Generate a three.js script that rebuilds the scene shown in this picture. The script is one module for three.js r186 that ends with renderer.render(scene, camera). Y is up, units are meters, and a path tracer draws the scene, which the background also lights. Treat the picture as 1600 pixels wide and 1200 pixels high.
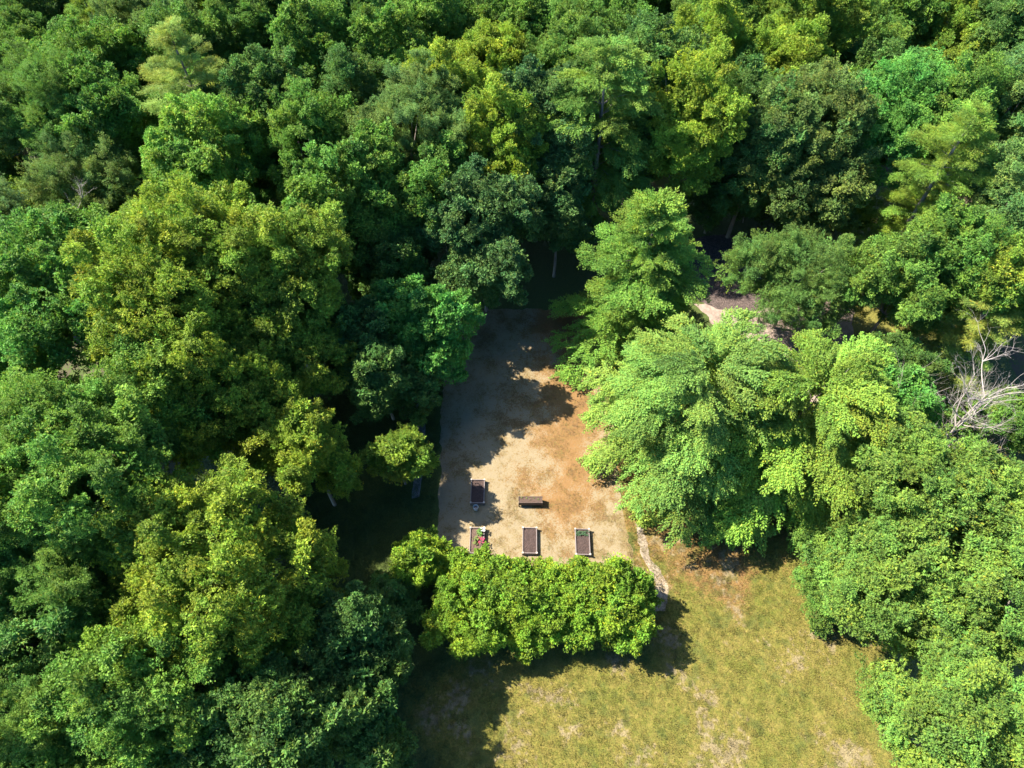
import * as THREE from 'three';
import { Sky } from 'three/addons/objects/Sky.js';
import { RoundedBoxGeometry } from 'three/addons/geometries/RoundedBoxGeometry.js';
import { mergeGeometries } from 'three/addons/utils/BufferGeometryUtils.js';

// ---------------------------------------------------------------- camera, sky, sun, exposure
const scene = new THREE.Scene();
const camera = new THREE.PerspectiveCamera(58.7, 4 / 3, 0.5, 600);
camera.position.set(0, 45, 0);
const PITCH = THREE.MathUtils.degToRad(53);
camera.lookAt(0, 45 - Math.sin(PITCH) * 10, -Math.cos(PITCH) * 10);

const SUN = new THREE.Vector3(-0.63, 0.755, -0.20).normalize();
const sky = new Sky();
sky.name = 'sky';
sky.scale.setScalar(450);
Object.assign(sky.userData, { kind: 'structure' });
sky.material.uniforms.sunPosition.value.copy(SUN);
sky.material.uniforms.turbidity.value = 3;
sky.material.uniforms.rayleigh.value = 1.2;
sky.material.uniforms.mieCoefficient.value = 0.004;
scene.add(sky);
scene.environmentIntensity = 0.115;

const sun = new THREE.DirectionalLight(new THREE.Color(1.0, 0.93, 0.80), 5);
sun.name = 'sun';
sun.position.copy(SUN).multiplyScalar(160).add(new THREE.Vector3(0, 0, -45));
sun.target.position.set(0, 0, -45);
sun.castShadow = true;
sun.shadow.mapSize.set(4096, 4096);
Object.assign(sun.shadow.camera, { left: -95, right: 95, top: 95, bottom: -95, near: 10, far: 340 });
scene.add(sun, sun.target);

const renderer = new THREE.WebGLRenderer({ antialias: true });
renderer.toneMapping = THREE.LinearToneMapping;
renderer.toneMappingExposure = 4.0;
renderer.shadowMap.enabled = true;

// ---------------------------------------------------------------- helpers
function rng(seed) {
  let a = seed >>> 0;
  return () => { a = (a + 0x6d2b79f5) | 0; let t = Math.imul(a ^ (a >>> 15), 1 | a); t = (t + Math.imul(t ^ (t >>> 7), 61 | t)) ^ t; return ((t ^ (t >>> 14)) >>> 0) / 4294967296; };
}
const hash2 = (x, y) => { let h = Math.imul(x, 374761393) + Math.imul(y, 668265263) | 0; h = Math.imul(h ^ (h >>> 13), 1274126177); return ((h ^ (h >>> 16)) >>> 0) / 4294967296; };
function vnoise(x, y) {
  const ix = Math.floor(x), iy = Math.floor(y); let fx = x - ix, fy = y - iy;
  fx = fx * fx * (3 - 2 * fx); fy = fy * fy * (3 - 2 * fy);
  const a = hash2(ix, iy), b = hash2(ix + 1, iy), c = hash2(ix, iy + 1), d = hash2(ix + 1, iy + 1);
  return a + (b - a) * fx + (c - a) * fy + (a - b - c + d) * fx * fy;
}
const fbm = (x, y, o = 4) => { let s = 0, a = 0.5, n = 0; for (let i = 0; i < o; i++) { s += a * vnoise(x, y); n += a; x = x * 2.03 + 17.1; y = y * 2.03 + 9.7; a *= 0.5; } return s / n; };
const { clamp, lerp, smoothstep } = THREE.MathUtils;
const used = new Map();
function numbered(name) { const n = used.get(name) ?? 0; used.set(name, n + 1); return n ? name + '_' + String(n).padStart(3, '0') : name; }
function shade(o) { o.castShadow = true; o.receiveShadow = true; return o; }
const ORDINAL = ['first', 'second', 'third', 'fourth', 'fifth', 'sixth', 'seventh', 'eighth', 'ninth', 'tenth', 'eleventh', 'twelfth', 'thirteenth', 'fourteenth', 'fifteenth', 'sixteenth', 'seventeenth', 'eighteenth', 'nineteenth', 'twentieth', 'twenty-first', 'twenty-second', 'twenty-third', 'twenty-fourth', 'twenty-fifth'];
function thing(name, label, category, x, y, z, turn = 0, group) {
  const o = new THREE.Group();
  o.name = numbered(name); o.position.set(x, y, z); o.rotation.y = turn;
  o.userData = { label, category }; if (group) o.userData.group = group;
  scene.add(o); return o;
}
function part(name, geometry, material, parent) { const m = shade(new THREE.Mesh(geometry, material)); m.name = name; parent.add(m); return m; }
function structure(name, geometry, material) { const m = shade(new THREE.Mesh(geometry, material)); m.name = name; m.userData = { kind: 'structure' }; scene.add(m); return m; }
// sRGB texture from a function (u, v in 0..1 -> linear rgb)
function colorTexture(w, h, f) {
  const d = new Uint8Array(w * h * 4), c = [0, 0, 0];
  const enc = (x) => 255 * (x <= 0.0031308 ? 12.92 * x : 1.055 * Math.pow(x, 1 / 2.4) - 0.055);
  const lut = new Uint8Array(4097); for (let i = 0; i <= 4096; i++) lut[i] = Math.round(enc(i / 4096));
  for (let y = 0, k = 0; y < h; y++) for (let x = 0; x < w; x++, k += 4) {
    f((x + 0.5) / w, (y + 0.5) / h, c);
    for (let i = 0; i < 3; i++) d[k + i] = lut[Math.round(4096 * clamp(c[i], 0, 1))];
    d[k + 3] = 255;
  }
  const t = new THREE.DataTexture(d, w, h); t.colorSpace = THREE.SRGBColorSpace; t.magFilter = THREE.LinearFilter; t.wrapS = t.wrapT = THREE.RepeatWrapping; t.needsUpdate = true; return t;
}
function grayTexture(w, h, f) {
  const d = new Uint8Array(w * h * 4);
  for (let y = 0, k = 0; y < h; y++) for (let x = 0; x < w; x++, k += 4) { const g = clamp(255 * f((x + 0.5) / w, (y + 0.5) / h), 0, 255); d[k] = d[k + 1] = d[k + 2] = g; d[k + 3] = 255; }
  const t = new THREE.DataTexture(d, w, h); t.magFilter = THREE.LinearFilter; t.wrapS = t.wrapT = THREE.RepeatWrapping; t.needsUpdate = true; return t;
}
const mix3 = (c, a, b, t) => { for (let i = 0; i < 3; i++) c[i] = a[i] + (b[i] - a[i]) * t; };

// flat sheet from an outline of [x, z] points, uv spread over box [x0, z0, x1, z1]
function sheet(outline, y, [x0, z0, x1, z1]) {
  const s = new THREE.Shape(outline.map(([x, z]) => new THREE.Vector2(x, -z)));
  const g = new THREE.ShapeGeometry(s);
  g.rotateX(-Math.PI / 2); g.translate(0, y, 0);
  const p = g.attributes.position, uv = g.attributes.uv;
  for (let i = 0; i < p.count; i++) uv.setXY(i, (p.getX(i) - x0) / (x1 - x0), (p.getZ(i) - z0) / (z1 - z0));
  return g;
}
// outline with a ragged edge: walks the polygon in short steps and shifts it by noise
function ragged(points, step, amount, seed) {
  const out = [];
  points.forEach((a, i) => {
    const b = points[(i + 1) % points.length], n = Math.max(1, Math.round(Math.hypot(b[0] - a[0], b[1] - a[1]) / step));
    for (let k = 0; k < n; k++) {
      const x = lerp(a[0], b[0], k / n), z = lerp(a[1], b[1], k / n);
      out.push([x + (fbm(x * 1.3 + seed, z * 1.3, 3) - 0.5) * amount * 2, z + (fbm(x * 1.3 + seed + 40, z * 1.3, 3) - 0.5) * amount * 2]);
    }
  });
  return out;
}

// ---------------------------------------------------------------- ground
const GRASS = [0.088, 0.098, 0.007], GREEN = [0.046, 0.068, 0.009], STRAW = [0.160, 0.124, 0.024], RUST = [0.175, 0.088, 0.028], LITTER = [0.060, 0.048, 0.024], SANDC = [0.205, 0.160, 0.085];
{
  const tex = colorTexture(1024, 1024, (u, v, c) => {
    const x = u * 12, y = v * 12, n = fbm(x * 0.9, y * 0.9, 3), g = fbm(x * 9, y * 9, 2), s = hash2(Math.floor(u * 1024), Math.floor(v * 1024));
    mix3(c, LITTER, GREEN, smoothstep(n + (g - 0.5) * 0.6, 0.35, 0.62));
    const k = 0.65 + 0.35 * g + 0.35 * s; c[0] *= k; c[1] *= k; c[2] *= k;
  });
  tex.repeat.set(26, 26);
  const g = new THREE.PlaneGeometry(320, 320); g.rotateX(-Math.PI / 2); g.translate(0, 0, -60);
  structure('ground', g, new THREE.MeshStandardMaterial({ map: tex, roughness: 1 }));
}
const LX0 = -24, LZ0 = -60, LX1 = 42, LZ1 = 6;
function lawnColor(x, z, c) {
  // patches of green, straw and fallen rusty needles, with grain
  const n = fbm(x * 0.22 + 3, z * 0.22, 4), m = fbm(x * 0.6 + 31, z * 0.6 + 8, 4), g = fbm(x * 5, z * 5, 3), f = fbm(x * 14 + 5, z * 14, 2), s = hash2(Math.floor(x * 31 + 4000), Math.floor(z * 31 + 4000));
  const edge = lerp(4, -9, smoothstep(z, -17, -11)), open = smoothstep(x + (n - 0.5) * 10 + (m - 0.5) * 4, edge, edge + 9) * smoothstep(-z - (n - 0.5) * 10, -2, 4) * (1 - smoothstep(-z, 30, 36)); // the worn, sun-dried lawn
  const east = smoothstep(x, 26, 29) * smoothstep(-z, 36, 40);
  let dry = clamp(open * (0.05 + 1.1 * m) + (f - 0.5) * 0.9 + (g - 0.5) * 0.8, 0, 1) * Math.min(1, open * 1.4 + 0.12);
  dry = Math.max(dry, east * 0.45 * (0.5 + f));
  mix3(c, GREEN, GRASS, Math.max(smoothstep(open + (m - 0.5) * 0.8 + (f - 0.5) * 0.5, 0.1, 0.7), east)); mix3(c, c.slice(), STRAW, dry);
  const rx = (x - 14) / 4.6, rz = (z + 17.9) / 2.7, rust = smoothstep(1.25 - Math.hypot(rx, rz) + (m - 0.5) * 1.6 + (f - 0.5) * 1.0, 0.2, 0.9);
  const under = smoothstep(1.2 - Math.hypot((x - 14) / 9, (z + 26) / 9) + (m - 0.5) + (f - 0.5) * 0.8, 0.1, 0.5);
  mix3(c, c.slice(), RUST, Math.max(rust * 0.9, under * 0.8) * (0.55 + 0.6 * g));
  const weeds = smoothstep(fbm(x * 1.9 + 77, z * 1.9, 3) + (f - 0.5) * 0.5, 0.62, 0.72);
  mix3(c, c.slice(), GREEN, weeds * 0.55 * open);
  const bare = smoothstep(m * 0.7 + g * 0.4 - 0.66, 0, 0.12) * open;
  mix3(c, c.slice(), SANDC, bare * 0.8);
  const k = 0.62 + 0.42 * f + 0.34 * s; c[0] *= k; c[1] *= k; c[2] *= k;
}
{
  const tex = colorTexture(1600, 1600, (u, v, c) => lawnColor(LX0 + u * (LX1 - LX0), LZ0 + v * (LZ1 - LZ0), c));
  const bump = grayTexture(512, 512, (u, v) => 0.5 * hash2(Math.floor(u * 512), Math.floor(v * 512)) + 0.5 * fbm(u * 60, v * 60, 2));
  bump.repeat.set(14, 14);
  structure('lawn', sheet([[LX0, LZ0], [LX1, LZ0], [LX1, LZ1], [LX0, LZ1]], 0.004, [LX0, LZ0, LX1, LZ1]), new THREE.MeshStandardMaterial({ map: tex, roughness: 1, bumpMap: bump, bumpScale: 0.05 }));
}
const PAD = [[-5.75, -42.3], [7.2, -42.4], [8.0, -34], [8.05, -21.6], [8.4, -18.9], [8.6, -17.4], [-5.1, -17.4], [-5.35, -24], [-5.75, -34]];
const PX0 = -7, PZ0 = -44, PX1 = 10, PZ1 = -16;
{
  const PALE = [0.196, 0.153, 0.089], OCHRE = [0.160, 0.110, 0.043], RED = [0.168, 0.080, 0.020], EARTH = [0.085, 0.055, 0.026], TUFT = [0.090, 0.082, 0.022];
  const tex = colorTexture(1240, 2044, (u, v, c) => {
    const x = PX0 + u * (PX1 - PX0), z = PZ0 + v * (PZ1 - PZ0);
    const n = fbm(x * 0.35, z * 0.35 + 4, 4), m = fbm(x * 1.1 + 12, z * 1.1, 4), g = fbm(x * 5 + 2, z * 5, 3), f = fbm(x * 16, z * 16 + 7, 2), s = hash2(Math.floor(u * 1240), Math.floor(v * 2044));
    mix3(c, PALE, OCHRE, smoothstep(m + (g - 0.5) * 0.5 + (f - 0.5) * 0.9 + (s - 0.5) * 0.3 + (x + 1) * 0.022, 0.36, 0.86));
    const band = 1 - Math.abs(x - 4.6 - (n - 0.5) * 5) / 5.6, south = smoothstep(z + (n - 0.5) * 6, -25, -20);
    mix3(c, c.slice(), RED, 0.85 * smoothstep(band + (m - 0.5) * 1.1 + (f - 0.5) * 0.9 - south * 0.7, 0.15, 0.75));
    const spots = smoothstep(f * 0.75 + s * 0.35 + (g - 0.5) * 0.25 + (m - 0.5) * 0.45 + smoothstep(x, -1, 2) * 0.06, 0.68, 0.86);
    mix3(c, c.slice(), g > 0.5 ? EARTH : TUFT, spots * 0.7);
    const k = 0.76 + 0.26 * f + 0.2 * s; c[0] *= k; c[1] *= k; c[2] *= k;
  });
  const bump = grayTexture(512, 512, (u, v) => 0.4 * hash2(Math.floor(u * 512), Math.floor(v * 512)) + 0.6 * fbm(u * 50, v * 50, 3));
  bump.repeat.set(4, 6);
  structure('sandy_pad', sheet(ragged(PAD, 0.2, 0.26, 3), 0.008, [PX0, PZ0, PX1, PZ1]), new THREE.MeshStandardMaterial({ map: tex, roughness: 1, bumpMap: bump, bumpScale: 0.03 }));
}
// smaller grounds: grey path on the left, worn track by the hedge, mulch circle and pink gravel on the right
function gravel(name, outline, base, vary, y, seed, bumpScale = 0.03) {
  const tex = colorTexture(512, 512, (u, v, c) => {
    const g = fbm(u * 40 + seed, v * 40, 3), n = fbm(u * 7 + seed, v * 7, 3), s = hash2(Math.floor(u * 512) + seed, Math.floor(v * 512));
    const k = 1 + vary * ((g - 0.5) * 1.6 + (n - 0.5) * 0.8 + (s - 0.5) * 1.2); c[0] = base[0] * k; c[1] = base[1] * k; c[2] = base[2] * k;
  });
  const bump = grayTexture(256, 256, (u, v) => hash2(Math.floor(u * 256) + seed, Math.floor(v * 256)) * 0.5 + 0.5 * fbm(u * 40, v * 40, 2));
  return structure(name, sheet(outline, y, [0, 0, 8, 8]), new THREE.MeshStandardMaterial({ map: tex, bumpMap: bump, bumpScale, roughness: 1 }));
}
gravel('grey_path', ragged([[-7.75, -36], [-7.0, -36], [-6.75, -28], [-6.75, -23.6], [-7.3, -23.4], [-7.5, -28]], 0.2, 0.12, 5), [0.155, 0.15, 0.135], 0.5, 0.008, 11);
gravel('worn_track', ragged([[8.9, -21.5], [9.4, -21.4], [9.7, -18.8], [10.6, -16.9], [10.1, -15.2], [9.3, -15.2], [9.6, -17.2], [9.0, -18.8]], 0.2, 0.25, 9), [0.235, 0.185, 0.13], 0.45, 0.0085, 23);
{
  const ring = []; for (let i = 0; i < 40; i++) { const a = i / 40 * Math.PI * 2; ring.push([20.6 + Math.cos(a) * 5.3, -47.2 + Math.sin(a) * 5.2]); }
  gravel('pink_gravel', ragged([[16.5, -43], [20, -42.5], [25, -42.5], [30, -45], [31.2, -43.5], [29.8, -40], [29.5, -36], [29.2, -31], [25, -31], [20, -36]], 0.4, 0.5, 14), [0.215, 0.160, 0.130], 0.45, 0.008, 31);
  gravel('mulch_circle', ragged(ring, 0.3, 0.2, 21), [0.070, 0.051, 0.046], 0.8, 0.012, 47, 0.06);
}

// ---------------------------------------------------------------- foliage: leaves grow in tufts, tufts sit on clumps and boughs, crowns are put together from these
const V = (x, y, z) => new THREE.Vector3(x, y, z);
function sprig(seed, count, place, length, width, fold) {   // a tuft: flat array of triangle corners
  const r = rng(seed), pos = [], q = new THREE.Quaternion(), spin = new THREE.Quaternion(), v = new THREE.Vector3(), up = V(0, 1, 0);
  for (let i = 0; i < count; i++) {
    const { at, dir, roll } = place(r, i), L = length * (0.7 + 0.6 * r()), W = width * (0.7 + 0.6 * r());
    q.setFromUnitVectors(up, dir.normalize()); spin.setFromAxisAngle(up, roll);
    const P = [[0, 0, 0], [W / 2, L * 0.45, fold * W], [0, L, 0], [-W / 2, L * 0.45, fold * W]].map((p) => v.set(...p).applyQuaternion(spin).applyQuaternion(q).add(at).toArray());
    for (const k of [0, 1, 2, 0, 2, 3]) pos.push(...P[k]);
  }
  return pos;
}
// tufts that spread like a small dome; local +y points outwards
const dome = (R, lift, flat) => (r) => {
  const a = r() * Math.PI * 2, d = Math.sqrt(r()) * R, y = lift * (1 - (d / R) ** 2) * (0.3 + 0.9 * r());
  return { at: V(Math.cos(a) * d, y - 0.05, Math.sin(a) * d), dir: V(Math.cos(a) * (0.6 + r()) + (r() - 0.5), flat * (r() - 0.35), Math.sin(a) * (0.6 + r()) + (r() - 0.5)), roll: Math.PI / 2 + (r() - 0.5) * 1.9 };
};
// flat sprays that run forward along +z with leaves to both sides
const spray = (L, wide, thick) => (r) => {
  const t = r(), s = (r() - 0.5) * 2 * wide * (1 - t * 0.75);
  return { at: V(s, (r() - 0.5) * thick, (t - 0.4) * L), dir: V(Math.sign(s) * (0.4 + r()), (r() - 0.55) * 0.9, 0.5 + r()), roll: (r() - 0.5) * 2.4 };
};
// shoots: leaves set along a twig that points outwards
const shoot = (L, wide) => (r) => {
  const t = r(), a = r() * Math.PI * 2, d = wide * (1.05 - t) * Math.sqrt(r());
  return { at: V(Math.cos(a) * d, (t - 0.3) * L, Math.sin(a) * d), dir: V(Math.cos(a) * (0.5 + r()), 0.15 + 0.9 * r() * t + (r() - 0.5) * 0.5, Math.sin(a) * (0.5 + r())), roll: Math.PI / 2 + (r() - 0.5) * 1.9 };
};
const four = [1, 2, 3, 4];
const SPRIGS = {
  oak: four.map((k) => sprig(100 + k, 40, k % 2 ? dome(0.23, 0.2, 0.9) : shoot(0.5, 0.16), 0.118, 0.066, 0.25)),
  maple: four.map((k) => sprig(200 + k, 34, k % 2 ? dome(0.26, 0.14, 0.6) : shoot(0.48, 0.19), 0.135, 0.092, 0.2)),
  fine: four.map((k) => sprig(300 + k, 52, k % 2 ? dome(0.22, 0.26, 1.3) : shoot(0.6, 0.13), 0.092, 0.036, 0.2)),
  spray: four.map((k) => sprig(400 + k, 34, spray(k % 2 ? 0.7 : 0.95, k % 2 ? 0.2 : 0.13, 0.12), 0.115, 0.062, 0.25)),
  needle: four.map((k) => sprig(500 + k, 46, spray(0.62, 0.19, 0.16), 0.15, 0.022, 0.15)),
};
class Foliage {          // joins tufts into one geometry with leaf colours that vary from tuft to tuft and leaf to leaf
  constructor(kind, seed) { this.s = SPRIGS[kind]; this.r = rng(seed); this.p = []; this.n = []; this.c = []; this.M = new THREE.Matrix4(); this.q = new THREE.Quaternion(); this.q2 = new THREE.Quaternion(); }
  out(p, dir, size) { this.q.setFromUnitVectors(V(0, 1, 0), dir); this.q2.setFromAxisAngle(V(0, 1, 0), this.r() * 6.283); this.q.multiply(this.q2); this.add(p, size); }
  aim(p, z, size, roll) {
    const x = V(0, 1, 0).cross(z); if (x.lengthSq() < 1e-4) x.set(1, 0, 0); x.normalize();
    this.M.makeBasis(x, z.clone().cross(x), z); this.q.setFromRotationMatrix(this.M); this.q2.setFromAxisAngle(V(0, 0, 1), (this.r() - 0.5) * 2 * roll); this.q.multiply(this.q2); this.add(p, size);
  }
  add(p, size) {
    const r = this.r, s = size * (0.8 + 0.45 * r()), src = this.s[Math.floor(r() * 4)], tone = 0.84 + 0.34 * r(), hue = (r() - 0.5) * 0.24;
    this.M.compose(p, this.q, V(s, s, s));
    const a = V(0, 0, 0), b = V(0, 0, 0), c = V(0, 0, 0), n = V(0, 0, 0);
    for (let i = 0; i < src.length; i += 18) {
      const fresh = r() < 0.05, k = tone * (0.8 + 0.4 * r()), w = hue + (r() - 0.5) * 0.16 + (fresh ? 0.5 : 0);
      for (let t = 0; t < 18; t += 9) {
        a.set(src[i + t], src[i + t + 1], src[i + t + 2]).applyMatrix4(this.M); b.set(src[i + t + 3], src[i + t + 4], src[i + t + 5]).applyMatrix4(this.M); c.set(src[i + t + 6], src[i + t + 7], src[i + t + 8]).applyMatrix4(this.M);
        n.subVectors(b, a).cross(c.clone().sub(a)).normalize();
        for (const v of [a, b, c]) { this.p.push(v.x, v.y, v.z); this.n.push(n.x, n.y, n.z); this.c.push(k * (1 + w), k, k * (1 - w * 0.6)); }
      }
    }
  }
  build() { const g = new THREE.BufferGeometry(); for (const [k, v] of [['position', this.p], ['normal', this.n], ['color', this.c]]) g.setAttribute(k, new THREE.Float32BufferAttribute(v, 3)); return g; }
}
function dirOn(r, lo = -0.45) { const y = lo + (1 - lo) * r(), a = r() * Math.PI * 2, s = Math.sqrt(1 - y * y); return V(Math.cos(a) * s, y, Math.sin(a) * s); }
// leaf clumps about 1 m in radius, lumpy and ragged; +y points out of the crown
const CLUMPS = {};
for (const [kind, tufts, rough] of [['oak', 25, 0.9], ['maple', 25, 0.75], ['fine', 28, 1.0]]) CLUMPS[kind] = four.map((k) => {
  const f = new Foliage(kind, 40 + k * 13 + tufts), r = f.r, ox = r() * 90, ex = 0.8 + 0.4 * r(), ez = 0.8 + 0.4 * r();
  for (let i = 0; i < tufts; i++) {
    const y = 1 - (i + 0.5) / tufts * 1.55, a = i * 2.39996 + (r() - 0.5) * 0.9, s = Math.sqrt(Math.max(0, 1 - y * y)), d = V(Math.cos(a) * s, y, Math.sin(a) * s);
    const lump = 0.92 + rough * (fbm(d.x * 2.1 + ox, d.z * 2.1 + d.y * 1.4 + ox, 2) - 0.5) * 1.5 + (r() - 0.5) * 0.5;
    f.out(V(d.x * ex * lump, d.y * 0.85 * lump, d.z * ez * lump), d.clone().add(V((r() - 0.5) * 0.9, 0.25 + (r() - 0.5) * 0.6, (r() - 0.5) * 0.9)).normalize(), 1.2);
  }
  for (let i = 0; i < 6; i++) { const d = dirOn(r, -0.8); f.out(d.clone().multiplyScalar(0.3 + 0.3 * r()), d, 1.2); }
  return f.build();
});
// boughs of several lengths, running out along +z; one set for each habit
const HABITS = {
  pine: { leaf: 'needle', up: 0.22, droop: 0.24, density: 20, from: 0.15, width: 0.27, thick: 0.4, sag: 0.2, hang: 0.05, size: 1.1 },
  layered: { leaf: 'spray', up: 0.35, droop: 0.55, density: 24, from: 0.2, width: 0.3, thick: 0.6, sag: 0.3, hang: 0.45, size: 1.1 },
  feather: { leaf: 'spray', up: 0.3, droop: 0.34, density: 28, from: 0.12, width: 0.26, thick: 0.5, sag: 0.3, hang: 0.12, size: 1.05 },
  droop: { leaf: 'spray', up: 0.3, droop: 0.62, density: 34, from: 0.22, width: 0.25, thick: 0.7, sag: 0.4, hang: 0.45, size: 1.1 },
  oak: { leaf: 'oak', up: 0.12, droop: 0.18, density: 17, from: 0.25, width: 0.36, thick: 0.55, sag: 0.3, hang: 0, size: 1.15, round: 1 },
  maple: { leaf: 'maple', up: 0.12, droop: 0.26, density: 16, from: 0.25, width: 0.36, thick: 0.4, sag: 0.35, hang: 0, size: 1.15, round: 1 },
  fine: { leaf: 'fine', up: 0.1, droop: 0.3, density: 20, from: 0.2, width: 0.3, thick: 0.5, sag: 0.4, hang: 0, size: 1.1, round: 1 },
};
const LENGTHS = [0.8, 1.5, 2.4, 3.4, 4.6, 6.0];
const BOUGHS = {};
for (const [name, o] of Object.entries(HABITS)) BOUGHS[name] = LENGTHS.map((L, li) => [1, 2].map((k) => {
  const f = new Foliage(o.leaf, 700 + li * 31 + k * 7), r = f.r, bend = (r() - 0.5) * 0.25, pt = (u, p) => p.set(bend * L * u * u, L * (o.up * u - o.droop * u * u), L * u), p = V(0, 0, 0), p2 = V(0, 0, 0);
  // side twigs: tufts gather round a handful of them, so that the bough has fingers and gaps
  const twigs = []; for (let i = 0, n = Math.round(4 + L * 3.2); i < n; i++) twigs.push([o.from + (1.02 - o.from) * (i + r()) / n, (i % 2 ? 1 : -1) * (0.35 + 0.75 * r()), (r() - 0.5)]);
  twigs.push([1, 0.05, 0]);
  for (let i = 0, n = Math.round(L * o.density * (0.9 + 0.2 * r()) + 4); i < n; i++) {
    const [u, q, lift] = twigs[Math.floor(r() * twigs.length)], e = Math.pow(r(), 0.7), w = o.width * L * (0.35 + Math.sin(Math.min(1, u * 0.95) * Math.PI) * 0.75);
    pt(u, p); pt(u + 0.05, p2); const d = p2.sub(p).normalize(), side = V(d.z, 0, -d.x).normalize();
    p.addScaledVector(side, q * w * e).addScaledVector(d, Math.abs(q) * w * e * 0.7 + (r() - 0.5) * 0.25); p.y += lift * o.thick * 0.6 + (r() - 0.5) * o.thick * 0.5 - Math.abs(q) * w * e * e * o.sag; p.addScaledVector(side, (r() - 0.5) * 0.22);
    d.addScaledVector(side, q * 0.8); d.y -= o.hang * (0.3 + r()); d.add(V((r() - 0.5) * 0.5, (r() - 0.5) * 0.45, (r() - 0.5) * 0.5)).normalize();
    if (o.round) f.out(p.clone(), d.multiplyScalar(0.6).add(V(0, 0.75, 0)).normalize(), o.size); else f.aim(p.clone(), d, o.size, 0.7);
  }
  return f.build();
}));
const leafMaterial = new THREE.MeshPhysicalMaterial({ color: 0xffffff, vertexColors: true, roughness: 1, transmission: 0.38, thickness: 0, ior: 1.4, specularIntensity: 0.35, clearcoat: 0.12, clearcoatRoughness: 0.42, side: THREE.DoubleSide });
leafMaterial.name = 'leaf';
const PALETTE = {
  yg: [0.199, 0.293, 0.023], yg2: [0.176, 0.273, 0.024], mg: [0.127, 0.248, 0.029], mg2: [0.121, 0.234, 0.030], mg3: [0.108, 0.207, 0.035], mgo: [0.140, 0.246, 0.033],
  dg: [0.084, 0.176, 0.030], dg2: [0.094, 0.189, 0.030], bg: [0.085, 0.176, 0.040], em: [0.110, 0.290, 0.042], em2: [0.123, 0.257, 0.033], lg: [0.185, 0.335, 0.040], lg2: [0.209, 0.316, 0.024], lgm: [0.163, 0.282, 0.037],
  gg: [0.142, 0.239, 0.048], gg2: [0.121, 0.207, 0.053], sgd: [0.132, 0.245, 0.051], py: [0.263, 0.344, 0.056], py2: [0.191, 0.303, 0.032], gold: [0.342, 0.309, 0.023],
  olive: [0.128, 0.199, 0.036], pine: [0.163, 0.295, 0.035], silver: [0.184, 0.303, 0.047], goldm: [0.193, 0.307, 0.033], hedge: [0.182, 0.301, 0.019], hedge2: [0.154, 0.273, 0.019],
};

// bark
const barkTex = colorTexture(128, 256, (u, v, c) => { const n = fbm(u * 16, v * 5, 3), s = hash2(Math.floor(u * 128), Math.floor(v * 256)); const k = 0.5 + n + 0.25 * s; c[0] = 0.165 * k; c[1] = 0.142 * k; c[2] = 0.118 * k; });
const bark = new THREE.MeshStandardMaterial({ map: barkTex, roughness: 0.95, bumpMap: grayTexture(128, 256, (u, v) => fbm(u * 20, v * 6, 3)), bumpScale: 0.03 });
const deadTex = colorTexture(64, 128, (u, v, c) => { const k = 0.7 + 0.5 * fbm(u * 9, v * 5, 3); c[0] = 0.27 * k; c[1] = 0.235 * k; c[2] = 0.205 * k; });
const deadWood = new THREE.MeshStandardMaterial({ map: deadTex, roughness: 0.9 });
function limb(points, r0, r1, sides = 7, segments = 8) {
  const curve = new THREE.CatmullRomCurve3(points), g = new THREE.TubeGeometry(curve, segments, 1, sides, false), p = g.attributes.position, c = new THREE.Vector3();
  for (let i = 0; i <= segments; i++) {
    curve.getPointAt(i / segments, c); const r = lerp(r0, r1, i / segments);
    for (let j = 0; j <= sides; j++) { const k = i * (sides + 1) + j; p.setXYZ(k, c.x + (p.getX(k) - c.x) * r, c.y + (p.getY(k) - c.y) * r, c.z + (p.getZ(k) - c.z) * r); }
  }
  return g;
}
// unit limbs that branches are cloned from: from the origin to (0, 1, 0), bowed a little; thickness is the scale in x and z
const UNIT_LIMBS = [0, 1, 2].map((i) => {
  const g = new THREE.CylinderGeometry(0.3, 1, 1, 6, 5, true); g.translate(0, 0.5, 0);
  const p = g.attributes.position, r = rng(50 + i), ox = (r() - 0.5) * 5, oz = (r() - 0.5) * 5;
  for (let k = 0; k < p.count; k++) { const b = Math.sin(p.getY(k) * Math.PI); p.setX(k, p.getX(k) + ox * b); p.setZ(k, p.getZ(k) + oz * b); }
  g.computeVertexNormals(); return g;
});
function addBranch(tree, a, b, radius, i, material = bark) {
  const m = part('branch', UNIT_LIMBS[i % 3], material, tree), d = b.clone().sub(a), L = d.length();
  m.position.copy(a); m.quaternion.setFromUnitVectors(V(0, 1, 0), d.normalize()); m.scale.set(radius, L, radius);
}
function addTrunk(tree, h, r, rand, material = bark, lean = 0.25) {
  const j = () => (rand() - 0.5) * lean;
  const pts = [V(0, -0.15, 0), V(j(), h * 0.3, j()), V(j() * 1.5, h * 0.65, j() * 1.5), V(j() * 2, h, j() * 2)];
  part('trunk', limb(pts, r, r * 0.25, 8, 8), material, tree);
  return new THREE.CatmullRomCurve3(pts);
}

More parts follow.
